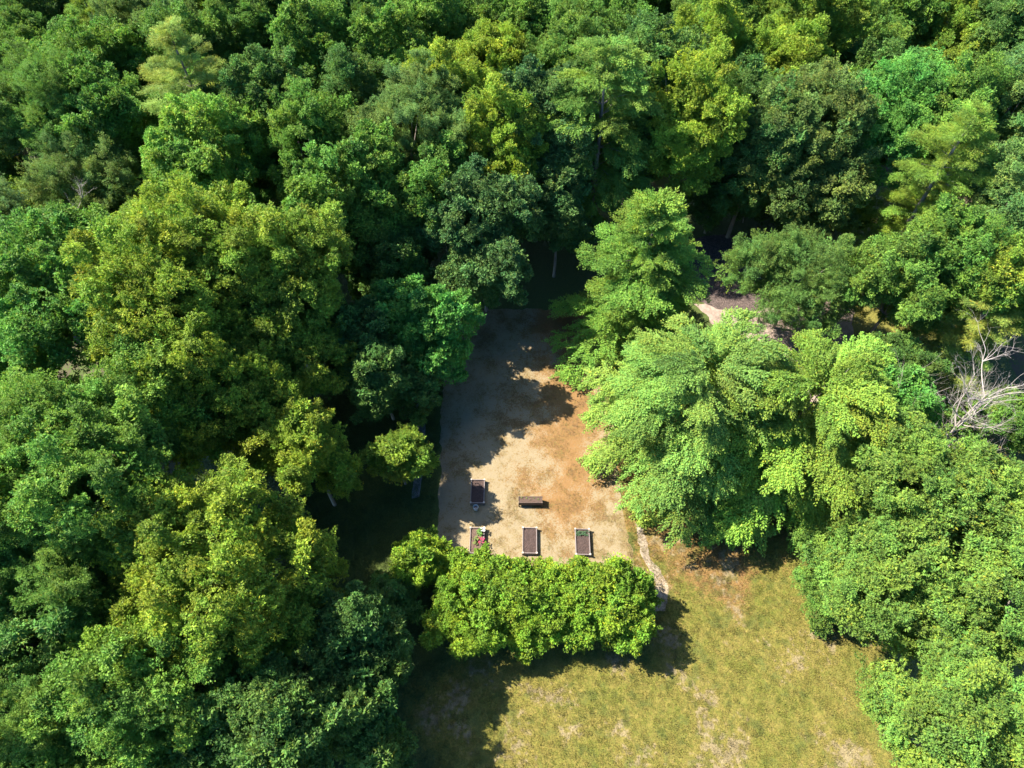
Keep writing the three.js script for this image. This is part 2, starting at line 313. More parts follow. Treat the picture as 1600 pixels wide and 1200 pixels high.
class Crown {            // collects where clumps or boughs go; one InstancedMesh for each geometry in use
  constructor(color, rand) { this.color = color; this.r = rand; this.sets = new Map(); this.M = new THREE.Matrix4(); }
  add(geometry, p, q, scale) {
    const r = this.r, b = 1 + (r() - 0.5) * 0.46, w = (r() - 0.5) * 0.3;   // each clump a little lighter, darker, yellower or bluer
    if (!this.sets.has(geometry)) this.sets.set(geometry, { m: [], c: [] });
    const s = this.sets.get(geometry); this.M.compose(p, q, scale); s.m.push(...this.M.elements); s.c.push(this.color[0] * b * (1 + w), this.color[1] * b, this.color[2] * b * (1 - w * 0.8));
  }
  build(tree) {
    for (const [g, s] of this.sets) {
      const n = s.c.length / 3, o = new THREE.InstancedMesh(g, leafMaterial, n);
      o.instanceMatrix.array.set(s.m); o.instanceColor = new THREE.InstancedBufferAttribute(new Float32Array(s.c), 3);
      o.name = 'foliage'; o.userData = { kind: 'stuff' }; shade(o); tree.add(o); total += n;
    }
  }
}
let total = 0;
const AIM = new THREE.Matrix4(), ROLL = new THREE.Quaternion();
function aimQ(q, z, roll) {   // turn +z to a direction, +y as far up as it can, then roll
  const x = V(0, 1, 0).cross(z); if (x.lengthSq() < 1e-3) x.set(1, 0, 0); x.normalize();
  q.setFromRotationMatrix(AIM.makeBasis(x, z.clone().cross(x), z)).multiply(ROLL.setFromAxisAngle(V(0, 0, 1), roll));
}
// broadleaf tree: several sub-crowns at different heights, their outer faces covered with leaf clumps
function broadleaf(tree, h, cb, R, kind, color, seed, o = {}) {
  const r = rng(seed), crown = new Crown(color, r), H = (h - cb) / 2, cy = cb + H, size = o.size ?? clamp(R * 0.24, 0.55, 1.0), q = new THREE.Quaternion(), q2 = new THREE.Quaternion(), up = V(0, 1, 0);
  const spine = addTrunk(tree, cb + H * 1.3, clamp(h * 0.014, 0.03, 0.26), r), subs = [[V((r() - 0.5) * R * 0.3, cy + H * 0.28, (r() - 0.5) * R * 0.3), R * 0.58, H * 0.7]], nsub = o.subs ?? clamp(Math.round(R * 1.7), 4, 9), a0 = r() * 6.283;
  for (let i = 0; i < nsub; i++) {
    const a = a0 + (i + (r() - 0.5) * 0.9) / nsub * 6.283, d = R * (0.4 + 0.42 * r()), k = 0.28 + 0.28 * r();
    subs.push([V(Math.cos(a) * d, cy + H * (-0.45 + 0.95 * r()), Math.sin(a) * d), R * k, H * (k + 0.05)]);
  }
  const spots = [];
  subs.forEach(([c, rx, ry], si) => {
    const n = Math.max(7, Math.round(9.5 * rx * (rx + 2 * ry) / 3 / (size * size) * 0.62));
    for (let i = 0; i < n; i++) {
      const y = 1 - (i + 0.5) / n * 1.62, a = i * 2.39996 + r() * 0.9 + si, s = Math.sqrt(Math.max(0, 1 - y * y)), d = V(Math.cos(a) * s, y, Math.sin(a) * s), lump = 0.62 + 0.58 * r();
      const p = V(c.x + d.x * (rx - size * 0.5) * lump, c.y + d.y * (ry - size * 0.4) * lump, c.z + d.z * (rx - size * 0.5) * lump);
      if (subs.some(([e, ex, ey], k) => k !== si && ((p.x - e.x) / ex) ** 2 + ((p.y - e.y) / ey) ** 2 + ((p.z - e.z) / ex) ** 2 < 0.42) || r() < 0.05) continue;
      spots.push(p);
      q.setFromUnitVectors(up, d.clone().add(V((r() - 0.5) * 0.5, 0.45, (r() - 0.5) * 0.5)).normalize()); q2.setFromAxisAngle(up, r() * 6.283); q.multiply(q2);
      if (r() < 0.42) {
        const k = size * (0.5 + 0.55 * r());
        crown.add(CLUMPS[kind][Math.floor(r() * (o.variants ?? 4))], p, q, V(k * (0.85 + 0.3 * r()), k * (0.8 + 0.45 * r()), k * (0.85 + 0.3 * r())));
      } else {   // a leafy shoot that reaches out of the crown
        const L = size * (1.0 + 1.0 * r()), li = L < 1.15 ? 0 : L < 1.95 ? 1 : 2, k = L / LENGTHS[li], e = d.clone().add(V((r() - 0.5) * 0.7, 0.25 * (1 - d.y) + (r() - 0.5) * 0.5, (r() - 0.5) * 0.7)).normalize();
        aimQ(q, e, (r() - 0.5) * 1.2);
        crown.add(BOUGHS[kind][li][Math.floor(r() * 2)], p.addScaledVector(e, -L * 0.45), q, V(k, k, k));
      }
    }
  });
  const nb = o.branches ?? clamp(Math.round(spots.length / 7), 4, 12);
  for (let i = 0; i < nb; i++) { const c = spots[Math.floor((i + 0.5) / nb * spots.length)]; addBranch(tree, spine.getPointAt(clamp(0.35 + 0.5 * (i / nb) * r() + 0.1, 0, 0.95)), c, clamp(R * 0.016, 0.015, 0.075), i); }
  crown.build(tree);
}
// tree whose foliage is borne on long boughs
function boughed(tree, h, cb, R, habit, color, seed, o) {
  const r = rng(seed), crown = new Crown(color, r), spine = addTrunk(tree, h * (o.top ?? 0.95), clamp(h * 0.016, 0.05, 0.26), r), q = new THREE.Quaternion(), levels = Math.round((h - cb) / o.step), up = HABITS[habit].up, droop = HABITS[habit].droop;
  for (let l = 0, b = 0; l < levels; l++) {
    const t = (l + 0.3 + 0.4 * r()) / levels, y0 = cb + (h - cb) * t, reach = R * o.profile(t), count = o.per(t), base = r() * 6.283;
    for (let k = 0; k < count; k++) {
      const a = base + (k + (r() - 0.5) * 0.7) / count * 6.283, L = reach * (0.7 + 0.45 * r()); if (L < 0.3) continue;
      let li = 0; LENGTHS.forEach((x, i) => { if (Math.abs(x - L) < Math.abs(LENGTHS[li] - L)) li = i; });
      const f = L / LENGTHS[li], pitch = o.rise(t) + (r() - 0.5) * 0.3; q.setFromEuler(new THREE.Euler(-pitch, a, (r() - 0.5) * 0.4, 'YXZ'));
      const p = spine.getPointAt(clamp(y0 / h, 0.02, 1)); p.y = y0; if (o.fork) p.add(V(Math.sin(a), 0, Math.cos(a)).multiplyScalar(R * 0.1 * r()));
      crown.add(BOUGHS[habit][li][Math.floor(r() * 2)], p, q, V(f * (0.85 + 0.3 * r()), f * (0.85 + 0.3 * r()), f));
      const end = V(0, L * (up * 0.6 - droop * 0.36), L * 0.6).applyQuaternion(q).add(p), start = o.fork ? spine.getPointAt(clamp(y0 / h * o.fork, 0.05, 1)) : p;
      if (o.fork && b % 3) { b++; continue; }
      addBranch(tree, start, end, clamp(L * 0.011, 0.012, 0.075), b++);
    }
  }
  crown.build(tree);
}
const STYLES = {
  pine: { step: 0.8, profile: (t) => Math.pow(1 - t, 0.6) * (0.78 + 0.24 * Math.sin(t * 11)) + 0.06, per: () => 5, rise: (t) => -0.05 + 0.5 * t },
  layered: { step: 1.0, profile: (t) => Math.pow(Math.sin(Math.min(1, 0.2 + t * 0.8) * Math.PI), 0.7) + 0.1, per: () => 5, rise: (t) => 0.1 + 0.8 * t },
  feather: { step: 0.72, profile: (t) => Math.pow(1 - t, 0.58) * (0.84 + 0.24 * Math.sin(t * 14)) + 0.07, per: (t) => (t < 0.7 ? 6 : 5), rise: (t) => -0.08 + 0.75 * t },
  droop: { step: 0.85, top: 0.8, fork: 0.55, profile: (t) => Math.pow(Math.cos(Math.max(0, t - 0.15) * 1.5), 0.75), per: (t) => (t < 0.75 ? 7 : 6), rise: (t) => 0.0 + 0.85 * t * t },
};

// each: kind of habit, name, x, z, crown radius, height, crown base, leaf colour, leaf sort, label
const TREES = [
  ['B', 'oak_tree', -16.0, -13.9, 5.1, 14.5, 4, 'yg', 'oak', 'broad yellow-green oak at lower left, nearest the shaded lawn, with many rounded leaf clumps'],
  ['B', 'ash_tree', -23.8, -20.2, 5.8, 17, 5, 'mg', 'oak', 'large mid-green tree on the left edge above the lower-left oak'],
  ['B', 'ash_tree', -26.0, -15.6, 5.0, 15, 4, 'mg2', 'fine', 'fine-leaved green tree at far left, below the large mid-green tree'],
  ['B', 'maple_tree', -24.1, -10.7, 4.0, 12, 3, 'dg2', 'maple', 'dark green tree in the lower left corner, left of the broad oak'],
  ['B', 'oak_tree', -19.1, -25.3, 4.4, 13, 4, 'yg', 'oak', 'yellow-green oak with a flat bright top, between the left ash and the round tree'],
  ['B', 'round_oak_tree', -12.9, -22.9, 2.8, 10.5, 2.5, 'yg', 'oak', 'round bright yellow-green tree standing alone at the left side of the shaded lawn'],
  ['B', 'small_oak_tree', -7.9, -24.6, 2.0, 6.5, 1.5, 'yg2', 'oak', 'small bright tree beside the grey path, left of the first raised bed'],
  ['B', 'maple_tree', -30.1, -31.4, 6.4, 17, 5, 'em2', 'maple', 'fresh green maple with smooth domes at the left edge, mid height'],
  ['B', 'oak_tree', -22.2, -35.2, 5.5, 18, 6, 'yg', 'oak', 'tall yellow-green oak high in the left forest, below the light green tree'],
  ['B', 'oak_tree', -16.4, -34.5, 4.2, 17, 6, 'yg2', 'oak', 'yellow-green oak just right of the tall oak in the left forest'],
  ['B', 'oak_tree', -20.7, -28.5, 4.9, 17, 5, 'yg', 'oak', 'wide yellow-green oak in the middle of the left forest'],
  ['B', 'oak_tree', -16.4, -30.9, 4.0, 12, 4, 'yg2', 'oak', 'yellow-green oak left of the dark tree beside the emerald tree'],
  ['B', 'dark_maple_tree', -11.8, -33.0, 3.5, 9, 2, 'dg', 'maple', 'dark green tree just left of the bright emerald tree'],
  ['B', 'emerald_maple_tree', -6.5, -34.6, 3.2, 10, 2.6, 'em', 'maple', 'bright emerald round tree overhanging the upper left of the sandy pad'],
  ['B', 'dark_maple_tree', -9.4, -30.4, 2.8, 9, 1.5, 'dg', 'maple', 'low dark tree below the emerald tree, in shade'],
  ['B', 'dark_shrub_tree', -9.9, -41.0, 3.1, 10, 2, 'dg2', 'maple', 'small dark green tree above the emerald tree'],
  ['B', 'dark_maple_tree', -2.3, -42.2, 4.4, 14, 2, 'bg', 'maple', 'large dark blue-green tree behind the top end of the sandy pad'],
  ['B', 'willow_tree', -8.8, -49.8, 5.2, 17, 5, 'gg', 'fine', 'feathery grey-green tree with pale bare twigs in the upper middle'],
  ['B', 'birch_tree', -1.9, -49.4, 3.5, 17, 5, 'lg2', 'oak', 'narrow bright yellow-green tree right of the feathery grey-green tree'],
  ['B', 'oak_tree', -17.2, -48.9, 4.2, 17, 5, 'mg', 'oak', 'mid-green tree left of the feathery grey-green tree'],
  ['B', 'oak_tree', -13.1, -43.2, 3.8, 16, 4, 'mg', 'maple', 'mid-green tree below the feathery grey-green tree'],
  ['B', 'light_maple_tree', -24.4, -47.2, 4.9, 17, 5, 'lg', 'maple', 'light green round tree in the upper left, under the pale pine'],
  ['P', 'pale_pine_tree', -26.4, -53.6, 5.5, 20, 3, 'py', 'needle', 'pale yellowish pine with layered plumes at the top left'],
  ['B', 'maple_tree', -34.8, -52.4, 4.2, 17, 4, 'em2', 'maple', 'green pointed tree left of the pale pine'],
  ['B', 'elm_tree', -37.7, -52.0, 3.7, 18, 9, 'mg2', 'fine', 'thin-crowned green tree with a dark trunk showing, top left'],
  ['B', 'elm_tree', -42.5, -52.3, 3.9, 17, 6, 'dg2', 'oak', 'dark green tree at the upper left edge'],
  ['P', 'golden_cypress_tree', -45.8, -52.6, 2.4, 12, 1, 'gold', 'needle', 'yellowish upright conifer cut by the upper left edge'],
  ['B', 'willow_tree', -35.3, -46.6, 3.8, 14, 4, 'gg', 'fine', 'grey-green small-leaved tree above the bare brush on the left'],
  ['B', 'grey_elm_tree', -38.7, -41.0, 3.6, 14, 4, 'gg2', 'fine', 'dusky grey-green tree on the left edge, left of the bare brush'],
  ['B', 'light_maple_tree', -34.0, -39.7, 3.4, 11.5, 3, 'lg', 'maple', 'light green tree just below the bare brush on the left'],
  ['B', 'dark_shrub_tree', -32.8, -50.3, 3.7, 11, 2, 'dg', 'maple', 'dark green tree in the gap left of the light green round tree'],
  ['B', 'dark_maple_tree', 2.3, -51.5, 3.9, 17, 4, 'bg', 'maple', 'dark blue-green tree between the narrow yellow-green tree and the layered maple'],
  ['P', 'layered_maple_tree', 7.3, -51.5, 4.3, 19, 3, 'lgm', 'maple', 'tall light green tree with hanging layered branches, top centre'],
  ['B', 'birch_tree', 15.1, -52.6, 4.3, 18, 4, 'lg2', 'oak', 'tall yellow-green tree right of the layered maple at the top'],
  ['B', 'dark_maple_tree', 3.9, -46.5, 3.0, 11, 1, 'bg', 'maple', 'dark tree in shade behind the top of the sandy pad, left of the pine'],
  ['B', 'dark_maple_tree', 21.2, -52.0, 4.5, 16, 3, 'dg', 'maple', 'dark green tree above the mulch circle'],
  ['B', 'dark_oak_tree', 25.8, -51.3, 5.2, 17, 3, 'olive', 'oak', 'dark tree with olive tips behind the mulch circle'],
  ['B', 'maple_tree', 32.6, -53.4, 4.6, 17, 4, 'em', 'oak', 'bright green tree at the top right with small tan patches'],
  ['P', 'bright_pine_tree', 33.6, -45.5, 4.8, 18, 2, 'py2', 'needle', 'bright yellow-green pine with flat layered boughs, right of the shaded grass'],
  ['B', 'bluish_oak_tree', 41.8, -52.8, 4.5, 18, 5, 'sgd', 'oak', 'bluish green tree in the top right corner'],
  ['B', 'bluish_oak_tree', 38.0, -42.6, 3.5, 17, 4, 'sgd', 'oak', 'bluish green tree on the right edge beside the bright pine'],
  ['B', 'oak_tree', 29.9, -37.5, 3.6, 12, 2, 'mg2', 'oak', 'rounded mid-green tree right of the pink gravel gap'],
  ['B', 'oak_tree', 34.0, -38.5, 3.6, 14, 4, 'mg', 'oak', 'mid-green oak below the bright pine on the right'],
  ['B', 'oak_tree', 37.2, -36.3, 2.9, 13, 4, 'yg2', 'oak', 'olive oak on the right edge above the pale plume tree'],
  ['P', 'pale_larch_tree', 34.9, -34.9, 3.5, 10, 1, 'py', 'needle', 'pale yellow-green tree with drooping plumes left of the dead tree'],
  ['B', 'dark_shrub_tree', 29.8, -33.1, 2.4, 6, 1, 'dg2', 'oak', 'low dark tree below the rounded tree on the right, in shade'],
  ['B', 'small_maple_tree', 28.8, -29.3, 1.9, 7, 1, 'em', 'maple', 'small bright green tree left of the dead tree'],
  ['B', 'maple_tree', 23.0, -40.1, 4.4, 10, 1, 'mg3', 'fine', 'round medium-dark green tree standing on the pink gravel below the mulch circle'],
  ['W', 'feather_pine_tree', 10.1, -38.4, 5.8, 15, 1, 'pine', 'maple', 'large light green feathery tree standing at the upper right of the sandy pad'],
  ['M', 'silver_maple_tree', 12.7, -26.6, 6.1, 12, 2.4, 'silver', 'maple', 'large silver-green tree with drooping plumes along the right of the sandy pad'],
  ['M', 'golden_maple_tree', 19.2, -25.5, 6.7, 11, 2, 'goldm', 'maple', 'large yellow-green tree with drooping plumes, right half of the big pair'],
  ['B', 'broad_oak_tree', 26.6, -18.1, 6.0, 12, 2, 'mgo', 'oak', 'broad green oak at the right edge, below the dead tree'],
  ['B', 'broad_oak_tree', 23.0, -14.7, 4.7, 10, 1.2, 'mgo', 'oak', 'broad green oak at lower right beside the dry lawn'],
  ['B', 'broad_oak_tree', 26.9, -12.4, 4.5, 13, 2, 'mgo', 'oak', 'green oak in the lower right corner of the photograph'],
  ['B', 'small_oak_tree', 19.7, -15.4, 1.7, 4, 0.3, 'mgo', 'oak', 'small dusky bush at the foot of the lower right oak, on the dry lawn'],
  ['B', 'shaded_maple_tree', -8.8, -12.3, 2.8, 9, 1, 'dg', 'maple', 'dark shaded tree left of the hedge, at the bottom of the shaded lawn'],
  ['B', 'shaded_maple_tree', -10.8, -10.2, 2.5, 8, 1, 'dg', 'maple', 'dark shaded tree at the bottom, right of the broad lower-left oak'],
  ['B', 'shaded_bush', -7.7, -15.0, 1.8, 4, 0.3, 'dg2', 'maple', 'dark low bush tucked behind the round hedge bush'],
  ['S', 'round_bush', -6.1, -17.4, 2.0, 4.2, 0.2, 'hedge', 'oak', 'round bright bush at the left end of the hedge'],
  ['S', 'hedge_bush', -2.6, -15.1, 2.7, 3.8, 0.2, 'hedge', 'oak', 'first bush of the hedge from the left, below the flower bed'],
  ['S', 'hedge_bush', 0.8, -14.7, 2.7, 4, 0.2, 'hedge', 'oak', 'second bush of the hedge from the left, below the middle raised bed'],
  ['S', 'hedge_bush', 4.1, -14.8, 2.7, 3.9, 0.2, 'hedge', 'oak', 'third bush of the hedge from the left, below the right raised bed'],
  ['S', 'hedge_bush', 6.8, -15.0, 2.4, 4.4, 0.2, 'hedge2', 'oak', 'last bush at the right end of the hedge, beside the worn path'],
  ['B', 'yew_bush', 8.0, -35.5, 2.2, 2.5, 0.1, 'olive', 'fine', 'low olive bush under the large feathery tree, beside the sandy pad'],
  ['B', 'under_bush', 27.5, -52.8, 2.5, 4, 0.2, 'dg', 'maple', 'low dark bush at the forest edge above the mulch circle, right part'],
  ['B', 'under_bush', 23.2, -54.2, 2.3, 4, 0.2, 'dg', 'maple', 'low dark bush at the forest edge straight above the mulch circle'],
  ['B', 'under_bush', 32.1, -52.8, 2.3, 4, 0.2, 'dg2', 'maple', 'low dark bush at the forest edge near the bright pine'],
  ['B', 'maple_tree', 11.3, -56.2, 4.1, 18, 5, 'dg2', 'maple', 'dark green tree at the top edge between the layered maple and the yellow-green tree'],
  ['B', 'oak_tree', -6.1, -54.4, 3.6, 18, 6, 'lg2', 'oak', 'yellow-green tree at the top edge behind the feathery grey-green tree'],
  ['B', 'oak_tree', -13.0, -55.1, 3.3, 17, 5, 'dg2', 'oak', 'dark green tree at the top edge left of the feathery grey-green tree'],
  ['B', 'dark_pine_tree', -20.3, -53.2, 3.6, 18, 5, 'dg2', 'maple', 'dark green tree right of the pale pine at the top'],
  ['B', 'maple_tree', -5.9, -47.0, 3.5, 14, 4, 'mg', 'maple', 'mid-green tree between the feathery tree and the large dark tree'],
  ['B', 'maple_tree', 0.0, -47.5, 2.9, 13, 3, 'lg2', 'maple', 'yellow-green tree on the right flank of the large dark tree'],
  ['B', 'oak_tree', 37.0, -52.3, 3.5, 18, 5, 'mg', 'oak', 'mid-green tree at the top right between the bright green and bluish trees'],
  ['B', 'dark_shrub_tree', 19.1, -52.6, 2.5, 9, 0.5, 'dg2', 'maple', 'small dark tree left of the mulch circle, against the forest edge'],
  ['B', 'oak_tree', -18.5, -7.2, 4.5, 13, 3, 'mg', 'oak', 'green tree below the broad lower-left oak, past the bottom left'],
  ['B', 'maple_tree', -12.7, -6.9, 3.5, 11, 2, 'dg2', 'maple', 'dark green tree at the bottom edge, second in from the lower left'],
  ['B', 'ash_tree', -23.6, -6.3, 3.3, 13, 3, 'mg2', 'fine', 'fine-leaved green tree in the bottom left corner'],
  ['B', 'shaded_maple_tree', -8.3, -7.9, 2.4, 8, 1, 'dg2', 'maple', 'dark tree at the bottom edge, left of the hedge shadow'],
  ['B', 'broad_oak_tree', 22.2, -7.7, 3.6, 12, 2, 'mgo', 'oak', 'green oak at the bottom edge, right of the dry lawn'],
  ['B', 'under_bush', 34.5, -29.9, 2.0, 3, 0.2, 'dg2', 'oak', 'low dark bush under the white dead tree'],
  ['B', 'under_bush', 37.7, -29.1, 2.2, 3.5, 0.2, 'mg2', 'oak', 'low green bush at the right edge under the dead tree'],
  ['S', 'hedge_bush', -0.9, -15.6, 2.1, 4.2, 0.2, 'hedge2', 'oak', 'bush in the hedge between its first and second bushes, set back towards the beds'],
  ['S', 'hedge_bush', 2.4, -15.4, 2.1, 4.2, 0.2, 'hedge', 'oak', 'bush in the hedge between its second and third bushes, set back towards the beds'],
  ['S', 'hedge_bush', 5.5, -15.4, 2.0, 4.3, 0.2, 'hedge', 'oak', 'bush in the hedge between its third and last bushes, set back towards the beds'],
];
function grow(tree, habit, R, h, cb, color, leaf, seed, o) {
  const style = { P: leaf === 'needle' ? 'pine' : 'layered', W: 'feather', M: 'droop' }[habit];
  if (style) boughed(tree, h, cb, R, style, color, seed, STYLES[style]);
  else broadleaf(tree, h, cb, R, leaf, color, seed, habit === 'S' ? { size: 0.56, branches: 6, subs: 6, ...o } : o);
}
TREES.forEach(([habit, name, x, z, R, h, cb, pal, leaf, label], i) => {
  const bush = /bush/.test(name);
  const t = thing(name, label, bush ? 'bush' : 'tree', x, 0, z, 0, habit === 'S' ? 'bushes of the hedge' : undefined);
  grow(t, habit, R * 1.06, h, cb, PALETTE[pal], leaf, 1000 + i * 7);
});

// ---------------------------------------------------------------- forest behind and beside the trees above
{
  const r = rng(77), f = new THREE.Vector3(), placed = TREES.map((t) => [t[2], t[3], t[4]]);
  camera.updateMatrixWorld(); camera.updateProjectionMatrix();
  const KINDS = [
    ['B', 'forest_oak', 'yg2', 'oak', 'yellow-green'], ['B', 'forest_maple', 'mg', 'maple', 'mid-green'], ['B', 'forest_maple', 'dg2', 'maple', 'dark green'], ['B', 'forest_ash', 'mg2', 'oak', 'leaf-green'],
    ['B', 'forest_birch', 'lg2', 'oak', 'bright yellow-green'], ['B', 'forest_elm', 'gg', 'fine', 'grey-green'], ['P', 'forest_pine', 'py2', 'needle', 'pale layered'], ['B', 'forest_maple', 'em2', 'maple', 'fresh green'],
  ];
  const fill = [];
  const open = (x, z) => x > -13.5 && x < 34 && z > -55.5;
  for (let row = 0; row < 22; row++) for (let col = 0; col < 26; col++) {
    const x = -92 + col * 7.4 + (row % 2) * 3.7 + (r() - 0.5) * 4, z = -128 + row * 6.3 + (r() - 0.5) * 4, h = z < -60 ? 12.5 + r() * 5 : 10 + r() * 3.5, R = 3.9 + r() * 1.7, pick = KINDS[Math.floor(r() * r() * 1.0001 * KINDS.length + r() * 2.2) % KINDS.length], seed = Math.floor(r() * 1e6);
    if (open(x, z) || placed.some(([a, b, q], k) => Math.hypot(a - x, b - z) < (R + q) * (k < TREES.length ? 0.64 : 0.56))) continue;
    f.set(x, h * 0.75, z).project(camera);
    const low = new THREE.Vector3(x, h * 0.3, z).project(camera);
    if (Math.abs(f.x) > 1.09 || low.y > 1.12 || f.y < -1.15 || Math.hypot(x, z) < 9) continue;
    placed.push([x, z, R]);
    const where = z < -62 ? 'in the far forest along the top' : x < 0 ? 'between the larger trees of the left forest' : 'between the larger trees on the right';
    const t = thing(pick[1], '', 'tree', x, 0, z, 0, pick[4] + ' trees ' + where); fill.push([f.x, t, pick[4], where]);
    grow(t, pick[0], R, h, h * (0.15 + 0.15 * r()), PALETTE[pick[2]], pick[3], seed, { branches: 4, variants: 3 });
  }
  fill.sort((a, b) => a[0] - b[0]); const seen = {};
  for (const [, t, tone, where] of fill) { const k = tone + where, n = seen[k] = (seen[k] ?? -1) + 1; t.userData.label = ORDINAL[n] + ' ' + tone + ' tree from the left ' + where; }
}

// ---------------------------------------------------------------- dead tree and bare brush
function deadTree(tree, seed, h, spread, primaries, lean) {
  const r = rng(seed), base = V(0, -0.1, 0), tip = V(lean[0] * h, h * 0.8, lean[1] * h), pts = [base, base.clone().lerp(tip, 0.35).add(V(0.15, 0, 0.1)), base.clone().lerp(tip, 0.7).add(V(-0.12, 0, 0.1)), tip];
  const spine = new THREE.CatmullRomCurve3(pts);
  part('trunk', limb(pts, h * 0.013, h * 0.0035, 8, 10), deadWood, tree);
  const grow1 = (at, dir, L, rad, depth, list) => {
    const p = [at.clone()], d = dir.clone().normalize();
    for (let i = 1; i <= 4; i++) { d.add(V((r() - 0.5) * 0.55, (r() - 0.42) * 0.45, (r() - 0.5) * 0.55)).normalize(); p.push(p[i - 1].clone().addScaledVector(d, L / 4)); }
    list.push(limb(p, rad, rad * 0.3, depth > 1 ? 4 : 5, depth > 1 ? 4 : 6));
    if (depth < 3) for (let i = 0, n = depth === 0 ? 6 : 4; i < n; i++) {
      const k = 1 + Math.floor(r() * 4), e = d.clone().add(V((r() - 0.5) * 2.2, (r() - 0.35) * 1.6, (r() - 0.5) * 2.2));
      grow1(p[k], e, L * (0.35 + 0.3 * r()), rad * 0.42, depth + 1, list);
    }
  };
  for (let i = 0; i < primaries; i++) {
    const t = 0.2 + 0.8 * (i + r() * 0.6) / primaries, a = i * 2.4 + r(), list = [];
    grow1(spine.getPointAt(Math.min(1, t)), V(Math.cos(a), 0.35 + 0.5 * t, Math.sin(a)), spread * (1.1 - 0.5 * t) * (0.7 + 0.5 * r()), h * 0.0052, 0, list);
    part('branch', mergeGeometries(list), deadWood, tree);
  }
}
deadTree(thing('dead_tree', 'bare dead tree with bleached white branches at the right edge', 'tree', 30.6, 0, -26.2), 9, 10.5, 4.4, 16, [0.10, -0.06]);
deadTree(thing('dead_brush', 'tangle of thin bare grey branches between the trees at the upper left', 'dead tree', -34.6, 0, -42.0), 19, 13.5, 3.2, 12, [0.0, 0.0]);

// ---------------------------------------------------------------- raised beds
const woodTex = colorTexture(256, 64, (u, v, c) => { const g = fbm(u * 6, v * 40, 3), s = hash2(Math.floor(u * 256), Math.floor(v * 64)), k = 0.7 + 0.45 * g + 0.15 * s; c[0] = 0.165 * k; c[1] = 0.132 * k; c[2] = 0.122 * k; });
const boardMat = new THREE.MeshStandardMaterial({ map: woodTex, roughness: 0.85 });
const darkTex = colorTexture(256, 64, (u, v, c) => { const g = fbm(u * 5, v * 36, 3), k = 0.6 + 0.7 * g; c[0] = 0.085 * k; c[1] = 0.058 * k; c[2] = 0.045 * k; });
const darkBoardMat = new THREE.MeshStandardMaterial({ map: darkTex, roughness: 0.85 });
const capMat = new THREE.MeshStandardMaterial({ color: new THREE.Color().setRGB(0.31, 0.265, 0.225), roughness: 0.7 });
function soilMaterial(base, seed) {
  const t = colorTexture(128, 256, (u, v, c) => { const n = fbm(u * 12 + seed, v * 22, 4), s = hash2(Math.floor(u * 128) + seed, Math.floor(v * 256)), k = 0.45 + 0.8 * n + 0.35 * s; c[0] = base[0] * k; c[1] = base[1] * k; c[2] = base[2] * k; });
  return new THREE.MeshStandardMaterial({ map: t, roughness: 1, bumpMap: grayTexture(128, 256, (u, v) => fbm(u * 24 + seed, v * 44, 3)), bumpScale: 0.05 });
}
const soilDark = soilMaterial([0.046, 0.028, 0.023], 3), soilChips = soilMaterial([0.090, 0.056, 0.040], 8);
function soil(w, d, y, seed, material, parent) {
  const g = new THREE.PlaneGeometry(w, d, 20, 36); g.rotateX(-Math.PI / 2);
  const p = g.attributes.position; for (let i = 0; i < p.count; i++) p.setY(i, y + (fbm(p.getX(i) * 4 + seed, p.getZ(i) * 4, 3) - 0.5) * 0.07);
  g.computeVertexNormals(); return part('soil', g, material, parent);
}
const BW = 1.06, BD = 1.98, BH = 0.30, TH = 0.045, PW = 0.10;
const G_SIDE = new RoundedBoxGeometry(TH, BH / 2 - 0.004, BD - PW, 1, 0.006), G_END = new RoundedBoxGeometry(BW - PW, BH / 2 - 0.004, TH, 1, 0.006), G_POST = new RoundedBoxGeometry(PW, BH + 0.06, PW, 1, 0.008), G_CAP = new RoundedBoxGeometry(PW + 0.03, 0.022, PW + 0.03, 1, 0.006);
const G_RAIL_SIDE = new RoundedBoxGeometry(0.055, 0.025, BD - PW - 0.03, 1, 0.006), G_RAIL_END = new RoundedBoxGeometry(BW - PW - 0.03, 0.025, 0.055, 1, 0.006);
function raisedBed(x, z, turn, label, soilMat, seed) {
  const t = thing('raised_bed', label, 'raised bed', x, 0.008, z, turn, 'raised garden beds');
  for (const s of [-1, 1]) {
    for (const l of [0, 1]) { // two boards high
      part('side_board', G_SIDE, boardMat, t).position.set(s * (BW / 2 - PW / 2), BH / 4 + l * BH / 2, 0);
      part('end_board', G_END, boardMat, t).position.set(0, BH / 4 + l * BH / 2, s * (BD / 2 - PW / 2));
    }
    part('side_rail', G_RAIL_SIDE, boardMat, t).position.set(s * (BW / 2 - PW / 2), BH + 0.0125, 0);
    part('end_rail', G_RAIL_END, boardMat, t).position.set(0, BH + 0.0125, s * (BD / 2 - PW / 2));
    for (const e of [-1, 1]) {
      const p = part('corner_post', G_POST, boardMat, t); p.position.set(s * (BW / 2 - PW / 2), BH / 2 + 0.03, e * (BD / 2 - PW / 2));
      part('post_cap', G_CAP, capMat, p).position.y = BH / 2 + 0.041;
    }
  }
  soil(BW - PW - 0.02, BD - PW - 0.02, BH - 0.06, seed, soilMat, t);
  return t;
}
raisedBed(-2.52, -23.85, 0.0, 'raised bed of bare brown soil half in tree shade, white bucket at its end', soilDark, 1);
raisedBed(1.24, -20.0, -0.015, 'raised bed of bare brown soil in the middle of the three above the hedge', soilDark, 2);
raisedBed(4.93, -19.9, -0.02, 'raised bed with a row of seedlings at its far end, rightmost above the hedge', soilDark, 3);
raisedBed(-2.45, -20.0, 0.0, 'raised bed of wood chips with red flowers and leafy plants, leftmost above the hedge', soilChips, 4);

